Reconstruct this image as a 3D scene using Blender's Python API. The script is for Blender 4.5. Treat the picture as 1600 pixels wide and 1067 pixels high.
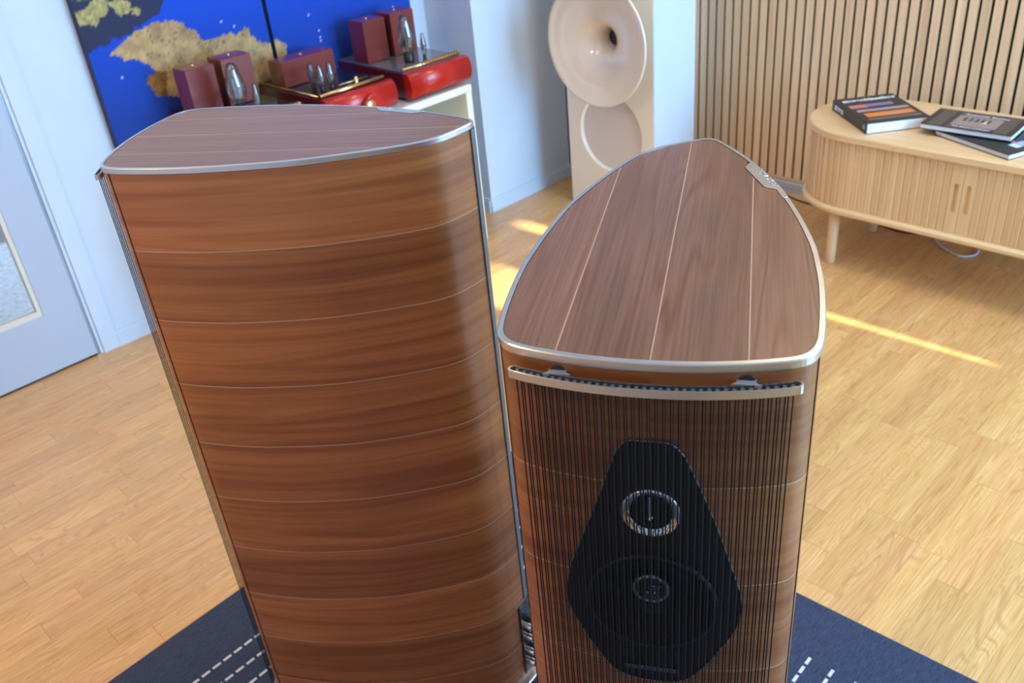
import bpy, bmesh, math, random
from mathutils import Vector, Matrix
random.seed(11)
PI = math.pi
S = bpy.context.scene
for o in list(bpy.data.objects): bpy.data.objects.remove(o, do_unlink=True)
COL = S.collection

# ------------------------------------------------------------------ camera
HC = 1.56
TH, RO, FPX = 0.5436, -0.1028, 1411.2
Fw = Vector((0, math.cos(TH), -math.sin(TH))); Rt = Vector((1, 0, 0)); Up = Rt.cross(Fw)
cr = Rt*math.cos(RO) + Up*math.sin(RO); cu = Up*math.cos(RO) - Rt*math.sin(RO)
cd = bpy.data.cameras.new('camera'); cam = bpy.data.objects.new('camera', cd); COL.objects.link(cam)
M = Matrix.Identity(4)
for i in range(3):
    M[i][0] = cr[i]; M[i][1] = cu[i]; M[i][2] = -Fw[i]
M[2][3] = HC
cam.matrix_world = M
cd.sensor_width = 36.0; cd.lens = FPX/1600*36.0; cd.clip_start = 0.02
cd.dof.use_dof = True; cd.dof.focus_distance = 1.0; cd.dof.aperture_fstop = 10.0
S.camera = cam

# room frame: X runs along the slatted wall's normal, Y towards the door wall
A = math.radians(42.2)
RM = Matrix.Rotation(A, 4, 'Z')
def rp(x, y, z=0.0): return RM @ Vector((x, y, z))

# ------------------------------------------------------------------ world, lights, exposure
S.view_settings.view_transform = 'Standard'; S.view_settings.look = 'None'
S.view_settings.exposure = 0.0; S.view_settings.gamma = 1.0; S.view_settings.use_curve_mapping = False
w = bpy.data.worlds.new('sky'); S.world = w; w.use_nodes = True
w.node_tree.nodes['Background'].inputs[0].default_value = (0.62, 0.78, 1.0, 1); w.node_tree.nodes['Background'].inputs[1].default_value = 1.3
def area(name, loc, target, sx, sy, power, color, spread=180):
    l = bpy.data.lights.new(name, 'AREA'); l.shape = 'RECTANGLE'; l.size = sx; l.size_y = sy; l.energy = power; l.color = color
    l.spread = math.radians(spread)
    o = bpy.data.objects.new(name, l); COL.objects.link(o); o.location = loc
    o.rotation_euler = (Vector(target)-Vector(loc)).to_track_quat('-Z', 'Y').to_euler(); return o
SUN_EL = math.radians(20)
sl = bpy.data.lights.new('sun', 'SUN'); sl.energy = 26; sl.angle = math.radians(0.5); sl.color = (1.0, 0.86, 0.62)
so = bpy.data.objects.new('sun', sl); COL.objects.link(so)
so.rotation_euler = (RM.to_3x3() @ Vector((0, math.cos(SUN_EL), -math.sin(SUN_EL)))).to_track_quat('-Z', 'Y').to_euler()
so.location = rp(2, -6, 4)
# area light added at the windowless wall behind the camera, for assumed daylight
area('assumed_window_light', rp(2.25, -2.36, 1.45), rp(2.25, 0, 1.35), 2.0, 1.9, 225, (0.32, 0.63, 1.0))
# warm fill lights added under the ceiling to brighten floor and walls
WARM_FILLS = ((2.2, 0.7, 22, (1.0, 0.77, 0.50)), (0.9, 2.0, 7, (1.0, 0.80, 0.56)), (-1.2, 1.5, 38, (1.0, 0.68, 0.38)))
for (x, y, p, c_) in WARM_FILLS:
    area('warm_fill_light', rp(x, y, 2.55), rp(x, y, 0), 0.7, 0.7, p, c_)

# ------------------------------------------------------------------ materials
def newmat(name):
    m = bpy.data.materials.new(name); m.use_nodes = True
    nt = m.node_tree; b = nt.nodes['Principled BSDF']; return m, nt, b
def N(nt, typ, **kw):
    n = nt.nodes.new(typ)
    for k, v in kw.items(): setattr(n, k, v)
    return n
def mth(nt, op, a, b=None, c=None):
    n = N(nt, 'ShaderNodeMath', operation=op)
    for i, v in enumerate((a, b, c)):
        if v is None: continue
        if isinstance(v, (int, float)): n.inputs[i].default_value = v
        else: nt.links.new(v, n.inputs[i])
    return n.outputs[0]
def ramp(nt, fac, cols, pos=None):
    r = N(nt, 'ShaderNodeValToRGB'); nt.links.new(fac, r.inputs[0])
    e = r.color_ramp.elements
    while len(e) < len(cols): e.new(0.5)
    for i, c in enumerate(cols):
        e[i].position = pos[i] if pos else i/(len(cols)-1); e[i].color = (*c, 1)
    return r.outputs[0]
def srgb(r, g, b):
    f = lambda v: (v/255/12.92) if v/255 < 0.04045 else ((v/255+0.055)/1.055)**2.4
    return (f(r), f(g), f(b))
def plain(name, col, rough=0.5, metal=0.0, coat=0.0, spec=0.5, noise=0.0, nscale=60, bump=0.0):
    m, nt, b = newmat(name)
    b.inputs['Base Color'].default_value = (*col, 1); b.inputs['Roughness'].default_value = rough
    b.inputs['Metallic'].default_value = metal; b.inputs['Coat Weight'].default_value = coat
    b.inputs['Specular IOR Level'].default_value = spec
    if noise or bump:
        tc = N(nt, 'ShaderNodeTexCoord'); n = N(nt, 'ShaderNodeTexNoise'); n.inputs['Scale'].default_value = nscale; n.inputs['Detail'].default_value = 3
        nt.links.new(tc.outputs['Object'], n.inputs['Vector'])
        if noise:
            c = ramp(nt, n.outputs[0], [tuple(v*(1-noise) for v in col), tuple(min(1, v*(1+noise)) for v in col)], [0.3, 0.7]); nt.links.new(c, b.inputs['Base Color'])
        if bump:
            bp = N(nt, 'ShaderNodeBump'); bp.inputs['Strength'].default_value = bump; bp.inputs['Distance'].default_value = 0.002
            nt.links.new(n.outputs[0], bp.inputs['Height']); nt.links.new(bp.outputs[0], b.inputs['Normal'])
    return m
def wood(name, cols, rough=0.35, coat=0.0, s_al=1.8, s_ac=16, ring=9, f_al=7, f_ac=260, tone=0.12, band=0.45, fib=0.3, bump=0.08, seed=0, coat_rough=0.15, hue=0.0, vein=0.0, vp=8):
    m, nt, b = newmat(name); L = nt.links.new
    uv = N(nt, 'ShaderNodeUVMap'); uv.uv_map = 'UVMap'
    oi = N(nt, 'ShaderNodeObjectInfo'); ge = N(nt, 'ShaderNodeNewGeometry')
    rnd = mth(nt, 'FRACT', mth(nt, 'ADD', oi.outputs['Random'], ge.outputs['Random Per Island']))
    cb = N(nt, 'ShaderNodeCombineXYZ'); L(mth(nt, 'MULTIPLY', rnd, 37.3), cb.inputs[0]); L(mth(nt, 'MULTIPLY', rnd, 91.7), cb.inputs[1]); cb.inputs[2].default_value = seed
    ad = N(nt, 'ShaderNodeVectorMath', operation='ADD'); L(uv.outputs[0], ad.inputs[0]); L(cb.outputs[0], ad.inputs[1])
    def ns(sx, sy, det, dist=0.0, sc=1.0):
        mp = N(nt, 'ShaderNodeMapping'); mp.inputs['Scale'].default_value = (sx, sy, 1); L(ad.outputs[0], mp.inputs[0])
        n = N(nt, 'ShaderNodeTexNoise'); n.inputs['Scale'].default_value = sc; n.inputs['Detail'].default_value = det; n.inputs['Distortion'].default_value = dist
        L(mp.outputs[0], n.inputs['Vector']); return n.outputs[0]
    n1 = ns(s_al, s_ac, 1.5, 0.35); n2 = ns(f_al, f_ac, 3, 0.1); n3 = ns(s_al*0.6, s_ac*1.6, 2, 0.2)
    bands = mth(nt, 'MULTIPLY_ADD', mth(nt, 'SINE', mth(nt, 'MULTIPLY', n1, ring*2*PI)), 0.5, 0.5)
    f = mth(nt, 'MULTIPLY', bands, band); f = mth(nt, 'MULTIPLY_ADD', n2, fib, f); f = mth(nt, 'MULTIPLY_ADD', n3, 1-band-fib+0.12, f)
    c = ramp(nt, f, cols, [0.22, 0.5, 0.78] if len(cols) == 3 else None)
    if vein:
        vm = mth(nt, 'MULTIPLY', mth(nt, 'POWER', bands, vp), mth(nt, 'MULTIPLY_ADD', n3, 1.6, -0.25)); vm.node.use_clamp = True
        cv = N(nt, 'ShaderNodeCombineXYZ')
        for q, k_ in enumerate((0.62, 1.0, 1.3)): L(mth(nt, 'MULTIPLY_ADD', vm, -vein*k_, 1.0), cv.inputs[q])
        mxv = N(nt, 'ShaderNodeVectorMath', operation='MULTIPLY'); L(c, mxv.inputs[0]); L(cv.outputs[0], mxv.inputs[1]); c = mxv.outputs[0]
    hs = N(nt, 'ShaderNodeHueSaturation'); L(c, hs.inputs['Color'])
    L(mth(nt, 'MULTIPLY_ADD', rnd, tone*2, 1-tone), hs.inputs['Value'])
    if hue: L(mth(nt, 'MULTIPLY_ADD', mth(nt, 'FRACT', mth(nt, 'MULTIPLY', rnd, 7.31)), hue*2, 0.5-hue), hs.inputs['Hue'])
    L(hs.outputs[0], b.inputs['Base Color']); b.inputs['Roughness'].default_value = rough
    b.inputs['Coat Weight'].default_value = coat; b.inputs['Coat Roughness'].default_value = coat_rough
    if bump:
        bp = N(nt, 'ShaderNodeBump'); bp.inputs['Strength'].default_value = bump; bp.inputs['Distance'].default_value = 0.001
        L(n2, bp.inputs['Height']); L(bp.outputs[0], b.inputs['Normal'])
    return m
MT = {}
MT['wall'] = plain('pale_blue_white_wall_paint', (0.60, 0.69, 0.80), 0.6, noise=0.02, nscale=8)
MT['ceil'] = plain('ceiling_paint', (0.8, 0.8, 0.78), 0.8)
MT['door'] = plain('grey_door_paint', (0.46, 0.52, 0.62), 0.45)
MT['bead'] = plain('cream_bead', (0.72, 0.69, 0.58), 0.5)
MT['oak'] = wood('oak_parquet', [srgb(166, 108, 56), srgb(214, 162, 100), srgb(240, 200, 140)], 0.3, 0.3, s_al=2.4, s_ac=15, ring=13, f_al=8, f_ac=260, tone=0.075, band=0.14, fib=0.55, bump=0.06, coat_rough=0.22, hue=0.004, vein=0.48, vp=2.6)
MT['walnut'] = wood('walnut_top_veneer', [srgb(80, 50, 36), srgb(122, 80, 57), srgb(148, 103, 75)], 0.36, 0.2, s_al=1.1, s_ac=17, ring=8, f_al=5, f_ac=340, tone=0.07, band=0.12, fib=0.62, bump=0.04, seed=3, vein=0.68, vp=9)
MT['stave'] = wood('walnut_stave_veneer', [srgb(112, 56, 27), srgb(150, 86, 44), srgb(182, 116, 66)], 0.34, 0.25, s_al=0.9, s_ac=19, ring=5.0, f_al=3, f_ac=240, tone=0.13, band=0.22, fib=0.26, bump=0.02, seed=5, coat_rough=0.35, vein=0.5, vp=5)
MT['lightoak'] = wood('light_oak_veneer', [srgb(206, 168, 120), srgb(222, 186, 138), srgb(232, 200, 154)], 0.45, 0.1, s_al=1.5, s_ac=20, ring=3, f_al=8, f_ac=300, tone=0.04, band=0.12, fib=0.4, bump=0.05, seed=8)
MT['slat'] = wood('slat_oak_veneer', [srgb(196, 160, 122), srgb(222, 188, 148), srgb(236, 206, 168)], 0.42, 0.1, s_al=1.2, s_ac=30, ring=2, f_al=6, f_ac=400, tone=0.06, band=0.12, fib=0.4, bump=0.05, seed=9)
MT['felt'] = plain('dark_green_felt', (0.006, 0.010, 0.009), 0.95, spec=0.1)
MT['inlay'] = plain('maple_inlay', srgb(196, 156, 128), 0.4)
MT['groove'] = plain('dark_groove', (0.02, 0.012, 0.008), 0.6)
MT['black'] = plain('black_satin', (0.008, 0.009, 0.012), 0.35)
MT['leather'] = plain('black_leather_baffle', (0.006, 0.007, 0.010), 0.42, spec=0.35, bump=0.3, nscale=900)
MT['cone'] = plain('black_cone', (0.006, 0.006, 0.008), 0.55, spec=0.25)
MT['cord'] = plain('black_elastic_cord', (0.010, 0.010, 0.013), 0.6, spec=0.35)
MT['steel'] = plain('polished_steel', (0.7, 0.7, 0.7), 0.15, 1.0)
MT['greysteel'] = plain('gunmetal', (0.25, 0.27, 0.3), 0.3, 1.0)
MT['gold'] = plain('brass', (0.83, 0.58, 0.25), 0.25, 1.0)
MT['maroon'] = plain('maroon_lacquer_metal', srgb(120, 46, 40), 0.35, 0.0, coat=0.6)
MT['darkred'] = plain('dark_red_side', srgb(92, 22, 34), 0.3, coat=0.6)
MT['cherry'] = plain('glossy_cherry_lacquer', srgb(186, 24, 10), 0.35, coat=0.35, noise=0.15, nscale=9)
MT['darkglass'] = plain('dark_glass_top', (0.015, 0.016, 0.02), 0.06)
MT['paleglass'] = plain('pale_metal_top', (0.33, 0.36, 0.38), 0.18, 0.6)
MT['cream'] = plain('cream_satin_lacquer', srgb(236, 228, 208), 0.35)
MT['recess'] = plain('pale_grey_grille_cloth', srgb(214, 204, 196), 0.8)
MT['horn'] = plain('glossy_cream_horn', srgb(230, 216, 196), 0.12, coat=1.0)
MT['shelfwhite'] = plain('white_shelf_laminate', srgb(236, 232, 216), 0.35)
MT['frost'] = plain('pale_green_panel', srgb(196, 214, 200), 0.35)
MT['paper'] = plain('book_pages', (0.75, 0.77, 0.8), 0.7)
MT['bookblack'] = plain('black_book_cover', (0.018, 0.019, 0.023), 0.35)
MT['bookgrey'] = plain('grey_book_band', (0.075, 0.068, 0.065), 0.3)
MT['white'] = plain('white_print', (0.8, 0.82, 0.86), 0.5)
MT['cable'] = plain('white_cable_sheath', (0.6, 0.68, 0.8), 0.45)
MT['dash'] = plain('white_woven_yarn', (0.66, 0.67, 0.68), 0.85, bump=0.4, nscale=500)
MT['terrace'] = plain('speckled_terrace_concrete', (0.42, 0.41, 0.42), 0.9, noise=0.35, nscale=45)
MT['tan'] = plain('tan_crate', srgb(190, 160, 110), 0.8, noise=0.2, nscale=20)  # plain tan with random mottling
def brushed(name, col, ax, rough=0.28):
    m, nt, b = newmat(name); tc = N(nt, 'ShaderNodeTexCoord'); mp = N(nt, 'ShaderNodeMapping'); mp.inputs['Scale'].default_value = ax
    n = N(nt, 'ShaderNodeTexNoise'); n.inputs['Scale'].default_value = 1; n.inputs['Detail'].default_value = 3
    nt.links.new(tc.outputs['Object'], mp.inputs[0]); nt.links.new(mp.outputs[0], n.inputs['Vector'])
    c = ramp(nt, n.outputs[0], [tuple(v*0.85 for v in col), col], [0.3, 0.7]); nt.links.new(c, b.inputs['Base Color'])
    b.inputs['Metallic'].default_value = 1; b.inputs['Roughness'].default_value = rough; return m
MT['clip'] = plain('dull_grey_clip', (0.16, 0.17, 0.19), 0.4, 0.3)
MT['fin'] = plain('dark_grey_fin', (0.16, 0.17, 0.18), 0.5, 0.4)
MT['bracket'] = plain('satin_grey_bracket', (0.55, 0.55, 0.56), 0.4, 0.5)
MT['alu'] = brushed('brushed_aluminium', (0.66, 0.66, 0.65), (30, 30, 2500), 0.3)
def rugmat():
    m, nt, b = newmat('blue_black_woven_rug'); L = nt.links.new
    tc = N(nt, 'ShaderNodeTexCoord')
    def wv(sx, sy):
        mp = N(nt, 'ShaderNodeMapping'); mp.inputs['Scale'].default_value = (sx, sy, 1); L(tc.outputs['Object'], mp.inputs[0])
        n = N(nt, 'ShaderNodeTexNoise'); n.inputs['Scale'].default_value = 1; n.inputs['Detail'].default_value = 2; L(mp.outputs[0], n.inputs['Vector']); return n.outputs[0]
    w1 = wv(40, 480); w2 = wv(480, 160)
    f = mth(nt, 'MULTIPLY_ADD', w1, 0.55, mth(nt, 'MULTIPLY', w2, 0.45))
    c = ramp(nt, f, [(0.012, 0.019, 0.043), (0.042, 0.062, 0.125)], [0.36, 0.66]); L(c, b.inputs['Base Color'])
    b.inputs['Roughness'].default_value = 0.8
    bp = N(nt, 'ShaderNodeBump'); bp.inputs['Strength'].default_value = 0.5; bp.inputs['Distance'].default_value = 0.002; L(f, bp.inputs['Height']); L(bp.outputs[0], b.inputs['Normal'])
    return m
MT['rug'] = rugmat()
def glassmat(name, tint=(1, 1, 1), refl=0.08):
    m, nt, b = newmat(name); nt.nodes.remove(b); L = nt.links.new
    t = N(nt, 'ShaderNodeBsdfTransparent'); t.inputs[0].default_value = (*tint, 1); g = N(nt, 'ShaderNodeBsdfGlossy'); g.inputs['Roughness'].default_value = 0.03
    lw = N(nt, 'ShaderNodeLayerWeight'); lw.inputs[0].default_value = 0.35
    mx = N(nt, 'ShaderNodeMixShader'); L(mth(nt, 'ADD', mth(nt, 'MULTIPLY', lw.outputs['Fresnel'], 0.8), refl), mx.inputs[0]); L(t.outputs[0], mx.inputs[1]); L(g.outputs[0], mx.inputs[2])
    L(mx.outputs[0], nt.nodes['Material Output'].inputs[0]); return m
MT['glass'] = glassmat('clear_glass'); MT['tube'] = glassmat('tube_glass', (0.86, 0.84, 0.84), 0.12)
def vcol(name, rough=0.4, coat=0.0):
    m, nt, b = newmat(name); a = N(nt, 'ShaderNodeVertexColor'); a.layer_name = 'print'; nt.links.new(a.outputs[0], b.inputs['Base Color'])
    b.inputs['Roughness'].default_value = rough; b.inputs['Coat Weight'].default_value = coat; return m
MT['print'] = vcol('printed_canvas', 0.85); MT['gloss_print'] = vcol('printed_book_cover', 0.25)

# ------------------------------------------------------------------ mesh builder
def uvbox(g):
    def f(co, n):
        ax = max(range(3), key=lambda i: abs(n[i])); r = [i for i in range(3) if i != ax]
        gi = 'xyz'.index(g)
        if gi in r: r.remove(gi); return (co[gi], co[r[0]])
        return (co[r[0]], co[r[1]])
    return f
class MB:
    def __init__(s): s.v = []; s.f = []; s.uv = {}; s.sm = set(); s.mi = {}
    def add(s, vs, fs, smooth=False, mi=0):
        o = len(s.v); s.v += [tuple(p) for p in vs]
        for f in fs:
            if smooth: s.sm.add(len(s.f))
            if mi: s.mi[len(s.f)] = mi
            s.f.append(tuple(i+o for i in f))
        return o
    def box(s, x0, x1, y0, y1, z0, z1, bev=0.0, mi=0):
        if bev:
            b = bev; vs = []; 
            for z, i in ((z0, b), (z0+b, 0), (z1-b, 0), (z1, b)):
                vs += [(x0+i, y0+i, z), (x1-i, y0+i, z), (x1-i, y1-i, z), (x0+i, y1-i, z)]
            fs = [(3, 2, 1, 0), (12, 13, 14, 15)]
            for k in range(3):
                for j in range(4): fs.append((k*4+j, k*4+(j+1) % 4, k*4+4+(j+1) % 4, k*4+4+j))
            s.add(vs, fs, mi=mi); return
        s.add([(x0, y0, z0), (x1, y0, z0), (x1, y1, z0), (x0, y1, z0), (x0, y0, z1), (x1, y0, z1), (x1, y1, z1), (x0, y1, z1)],
              [(3, 2, 1, 0), (4, 5, 6, 7), (0, 1, 5, 4), (1, 2, 6, 5), (2, 3, 7, 6), (3, 0, 4, 7)], mi=mi)
    def prism(s, pts, z0, z1, smooth=False, caps=True, uvs=None):
        n = len(pts); o = s.add([(p[0], p[1], z0) for p in pts]+[(p[0], p[1], z1) for p in pts], [(i, (i+1) % n, n+(i+1) % n, n+i) for i in range(n)], smooth)
        if caps: s.f.append(tuple(o+i for i in range(n-1, -1, -1))); s.f.append(tuple(o+n+i for i in range(n)))
        return o
    def loft(s, loops, smooth=True, close=True, cap0=False, cap1=False):
        n = len(loops[0]); o = s.add([p for l in loops for p in l], [])
        for k in range(len(loops)-1):
            for i in range(n if close else n-1):
                if smooth: s.sm.add(len(s.f))
                s.f.append((o+k*n+i, o+k*n+(i+1) % n, o+(k+1)*n+(i+1) % n, o+(k+1)*n+i))
        if cap0: s.f.append(tuple(o+i for i in range(n-1, -1, -1)))
        if cap1: s.f.append(tuple(o+(len(loops)-1)*n+i for i in range(n)))
    def lathe(s, prof, c=(0, 0, 0), axis='z', n=32, smooth=True, cap0=False, cap1=False):
        loops = []
        for r, h in prof:
            l = []
            for i in range(n):
                t = 2*PI*i/n; x, y = r*math.cos(t), r*math.sin(t)
                if axis == 'z': p = (x, y, h)
                elif axis == 'y': p = (x, h, -y)
                else: p = (h, x, y)
                l.append((p[0]+c[0], p[1]+c[1], p[2]+c[2]))
            loops.append(l)
        s.loft(loops, smooth, True, cap0, cap1)
    def tube(s, pts, r, n=8, closed=False):
        loops = []; m = len(pts); P = [Vector(p) for p in pts]
        for i in range(m):
            a = P[i-1] if (i > 0 or closed) else P[i]; b = P[(i+1) % m] if (i < m-1 or closed) else P[i]
            t = (b-a).normalized(); ref = Vector((0, 0, 1)) if abs(t.z) < 0.95 else Vector((1, 0, 0))
            u = t.cross(ref).normalized(); v2 = u.cross(t)
            loops.append([P[i]+u*r*math.cos(2*PI*k/n)+v2*r*math.sin(2*PI*k/n) for k in range(n)])
        if closed: loops.append(loops[0])
        s.loft(loops, True, True, not closed, not closed)
    def mesh(s, name, mats, uvf=None, mirror=False, cols=None):
        me = bpy.data.meshes.new(name)
        v = [(-p[0], p[1], p[2]) for p in s.v] if mirror else s.v
        f = [tuple(reversed(q)) for q in s.f] if mirror else s.f
        me.from_pydata([tuple(p) for p in v], [], f)
        for i, p in enumerate(me.polygons):
            p.use_smooth = i in s.sm; p.material_index = s.mi.get(i, 0)
        for m in (mats if isinstance(mats, (list, tuple)) else [mats]): me.materials.append(m)
        uvl = me.uv_layers.new(name='UVMap'); fn = uvf or uvbox('x')
        for p in me.polygons:
            for li in p.loop_indices:
                vi = me.loops[li].vertex_index
                uvl.data[li].uv = s.uv[vi] if vi in s.uv else fn(me.vertices[vi].co, p.normal)
        if cols is not None:
            ca = me.color_attributes.new('print', 'FLOAT_COLOR', 'POINT')
            for i, c in enumerate(cols): ca.data[i].color = (*c, 1)
        return me
    def build(s, name, mats, parent=None, loc=None, rz=0.0, uvf=None, mirror=False, cols=None, rot=None):
        o = bpy.data.objects.new(name, s.mesh(name, mats, uvf, mirror, cols)); COL.objects.link(o)
        if parent: o.parent = parent
        if loc is not None: o.location = loc
        o.rotation_euler = rot if rot else (0, 0, rz)
        return o
def thing(name, label, cat, loc=(0, 0, 0), rz=0.0, group=None, rot=None):
    o = bpy.data.objects.new(name, None); COL.objects.link(o); o.location = loc; o.rotation_euler = rot if rot else (0, 0, rz)
    o.empty_display_size = 0.05
    o['label'] = label; o['category'] = cat
    if group: o['group'] = group
    return o
def tag(o, label, cat, group=None):
    o['label'] = label; o['category'] = cat
    if group: o['group'] = group
    return o
def struct(o, label=None):
    o['kind'] = 'structure'
    if label: o['label'] = label
    return o
def link(me, name, parent=None, loc=(0, 0, 0), rz=0.0):
    o = bpy.data.objects.new(name, me); COL.objects.link(o); o.location = loc; o.rotation_euler = (0, 0, rz)
    if parent: o.parent = parent
    return o
def textmesh(body, size, name, mat, parent, loc, rot, shear=0.0, extrude=0.0002, align='CENTER', sx=1.0, offset=0.0):
    cu_ = bpy.data.curves.new(name, 'FONT'); cu_.body = body; cu_.size = size; cu_.shear = shear; cu_.extrude = extrude; cu_.align_x = align; cu_.align_y = 'CENTER'; cu_.offset = offset
    t = bpy.data.objects.new(name, cu_); COL.objects.link(t)
    dg = bpy.context.evaluated_depsgraph_get(); me = bpy.data.meshes.new_from_object(t.evaluated_get(dg))
    bpy.data.objects.remove(t, do_unlink=True)
    me.materials.clear(); me.materials.append(mat); me.name = name
    o = link(me, name, parent); o.location = loc; o.rotation_euler = rot; o.scale = (sx, 1, 1); return o

# ------------------------------------------------------------------ room shell (room frame baked through rotation A)
def R(mb, name, mat, uvf=None, parent=None, rz=A): return mb.build(name, mat, parent, (0, 0, 0), rz, uvf)
XL, XR, YF, YB, ZC = -2.3, 3.355, -2.40, 3.04, 2.6
# floor with single parquet strips
m = MB(); m.box(XL-0.1, XR+0.1, YF-0.1, YB+0.1, -0.08, -0.012)
floor = struct(R(m, 'floor', plain('parquet_joint', srgb(92, 60, 34), 0.7)))
def project(p):
    d = Vector(p)-Vector((0, 0, HC)); z = d.dot(Fw)
    if z < 0.05: return None
    return (800+FPX*d.dot(cr)/z, 533.5-FPX*d.dot(cu)/z)
PW = 0.0703; LENS = (0.30, 0.36, 0.42, 0.48, 0.54)
rng = random.Random(4)
planks = []
ny = int((YB-YF)/PW)+1
for j in range(ny):
    y1 = YB-j*PW; y0 = y1-PW
    x = XL-rng.random()*0.5
    while x < XR:
        L_ = rng.choice(LENS); x1 = x+L_
        if x1 > XR: L_ = None
        px = [project(rp(a, b)) for a in (max(x, XL), (max(x, XL)+min(x1, XR))/2, min(x1, XR)) for b in (y0, y1)]
        ar = 0
        if all(px):
            xs = [q[0] for q in px]; ys = [q[1] for q in px]
            if max(xs) > -10 and min(xs) < 1610 and max(ys) > 150 and min(ys) < 1077:
                # floor hidden behind the tops of the two loudspeakers' bodies is left to the joined rest
                cx, cy = sum(xs)/6, sum(ys)/6
                hidden = (230+(cy-480)*0.33 < cx < 770+(cy-300)*0.09 and cy > 300) and cx-(430) > -200 and (min(xs) > 260+(cy-480)*0.36 and max(xs) < 775)
                hidden = hidden or (min(xs) > 830 and max(xs) < 1235 and cy > 300) or (min(xs) > 900 and max(xs) < 1240)
                if not hidden: ar = (max(xs)-min(xs))*(max(ys)-min(ys))
        planks.append((ar, x, y0, x1, y1, L_)); x = x1
planks.sort(key=lambda t: -t[0])
GAP = 0.00015
pm = {}
for l in LENS:
    b = MB(); b.box(GAP, l-GAP, GAP, PW-GAP, -0.012, 0.0, bev=0.0004)
    pm[l] = b.mesh('plank', MT['oak'], uvbox('x'))
rest = MB(); cnt = 0
for ar, x, y0, x1, y1, l in planks:
    if ar > 0 and cnt < 298 and l:
        o = link(pm[l], 'plank', floor, (x, y0, 0)); cnt += 1
    else:
        a, b_ = max(x, XL), min(x1, XR)
        if b_-a > 0.002: rest.box(a+GAP, b_-GAP, y0+GAP, y1-GAP, -0.012, 0.0)
ro = rest.build('plank_field', MT['oak'], floor, uvf=uvbox('x')); ro['kind'] = 'stuff'
print('planks', cnt)

# walls
def wallbox(name, *b, mat='wall'):
    mb = MB(); mb.box(*b); return struct(R(mb, name, MT[mat]))
DX0, DX1, DH = -0.11, 0.80, 2.08
mb = MB()
mb.box(XL, DX0, YB, YB+0.12, 0, ZC); mb.box(DX1, XR+0.1, YB, YB+0.12, 0, ZC); mb.box(DX0, DX1, YB, YB+0.12, DH, ZC)
struct(R(mb, 'wall_back', MT['wall']))
wallbox('wall_left', XL-0.1, XL, YF-0.1, YB+0.1, 0, ZC)
wallbox('ceiling', XL-0.1, XR+0.1, YF-0.1, YB+0.1, ZC, ZC+0.1, mat='ceil')
wallbox('wall_pillar', 2.462, 2.975, 2.755, YB, 0, ZC)
wallbox('wall_return', 3.025, XR+0.02, 2.328, YB, 0, ZC)
# wall behind the slats
wallbox('wall_right', XR, XR+0.1, YF-0.1, YB+0.1, 0, ZC)
# unseen wall behind the camera: solid, with two slots cut to shape the sun patches
tn = math.tan(SUN_EL)
def zz(b): return (-b - YF)*tn if False else (b-YF)*tn
fw = MB()
def slab(x0, x1, z0, z1): fw.box(x0, x1, YF-0.06, YF, z0, z1)
# gap 1 (wide): floor patch X 1.87..2.12, Y 2.15..2.41 ; gap 2 (wedge): X 2.40..2.50, Y 0.67..2.62
zA0, zA1 = zz(1.95), zz(2.41); zB0, zB1, zB2 = zz(0.67), zz(2.2), zz(2.62)
slab(XL-0.1, 1.87, 0, ZC); slab(1.87, 2.12, 0, zA0); slab(1.87, 2.12, zA1, ZC); slab(2.12, 2.37, 0, ZC); slab(2.37, 2.52, 0, zB0); slab(2.37, 2.52, zB2, ZC); slab(2.52, XR+0.1, 0, ZC)
for (x0, x1, x2, x3) in ((2.37, 2.37, 2.487, 2.395), (2.502, 2.475, 2.52, 2.52)):
    pass
def trap(xa0, xb0, xa1, xb1, z0, z1):
    v = [(xa0, YF-0.06, z0), (xb0, YF-0.06, z0), (xb1, YF-0.06, z1), (xa1, YF-0.06, z1)]; v += [(p[0], YF, p[2]) for p in v]
    fw.add(v, [(0, 1, 2, 3), (7, 6, 5, 4), (0, 4, 5, 1), (1, 5, 6, 2), (2, 6, 7, 3), (3, 7, 4, 0)])
trap(2.37, 2.490, 2.37, 2.405, zB0, zB2); trap(2.506, 2.52, 2.475, 2.52, zB0, zB2)
struct(R(fw, 'wall_front', MT['wall']))

# skirting boards
def skirt(name, x0, x1, y0, y1):
    mb = MB(); mb.box(x0, x1, y0, y1, 0, 0.05); 
    if x1-x0 > y1-y0: mb.box(x0, x1, y0+0.004, y1, 0.05, 0.060)
    else: mb.box(x0+0.004, x1, y0, y1, 0.05, 0.060)
    return struct(R(mb, name, MT['wall']))
skirt('baseboard_back', 0.868, 2.46, YB-0.012, YB)
skirt('baseboard_pillar', 2.455, 2.975, 2.744, 2.755)
skirt('baseboard_alcove', 2.449, 2.462, 2.755, YB)
mb = MB(); mb.box(XR-0.035, XR, -0.5, 2.328, 0, 0.012); mb.box(XR-0.028, XR, -0.5, 2.328, 0.012, 0.042, 0.003)
struct(R(mb, 'baseboard_right', plain('grey_baseboard', (0.42, 0.42, 0.44), 0.4)))
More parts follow.
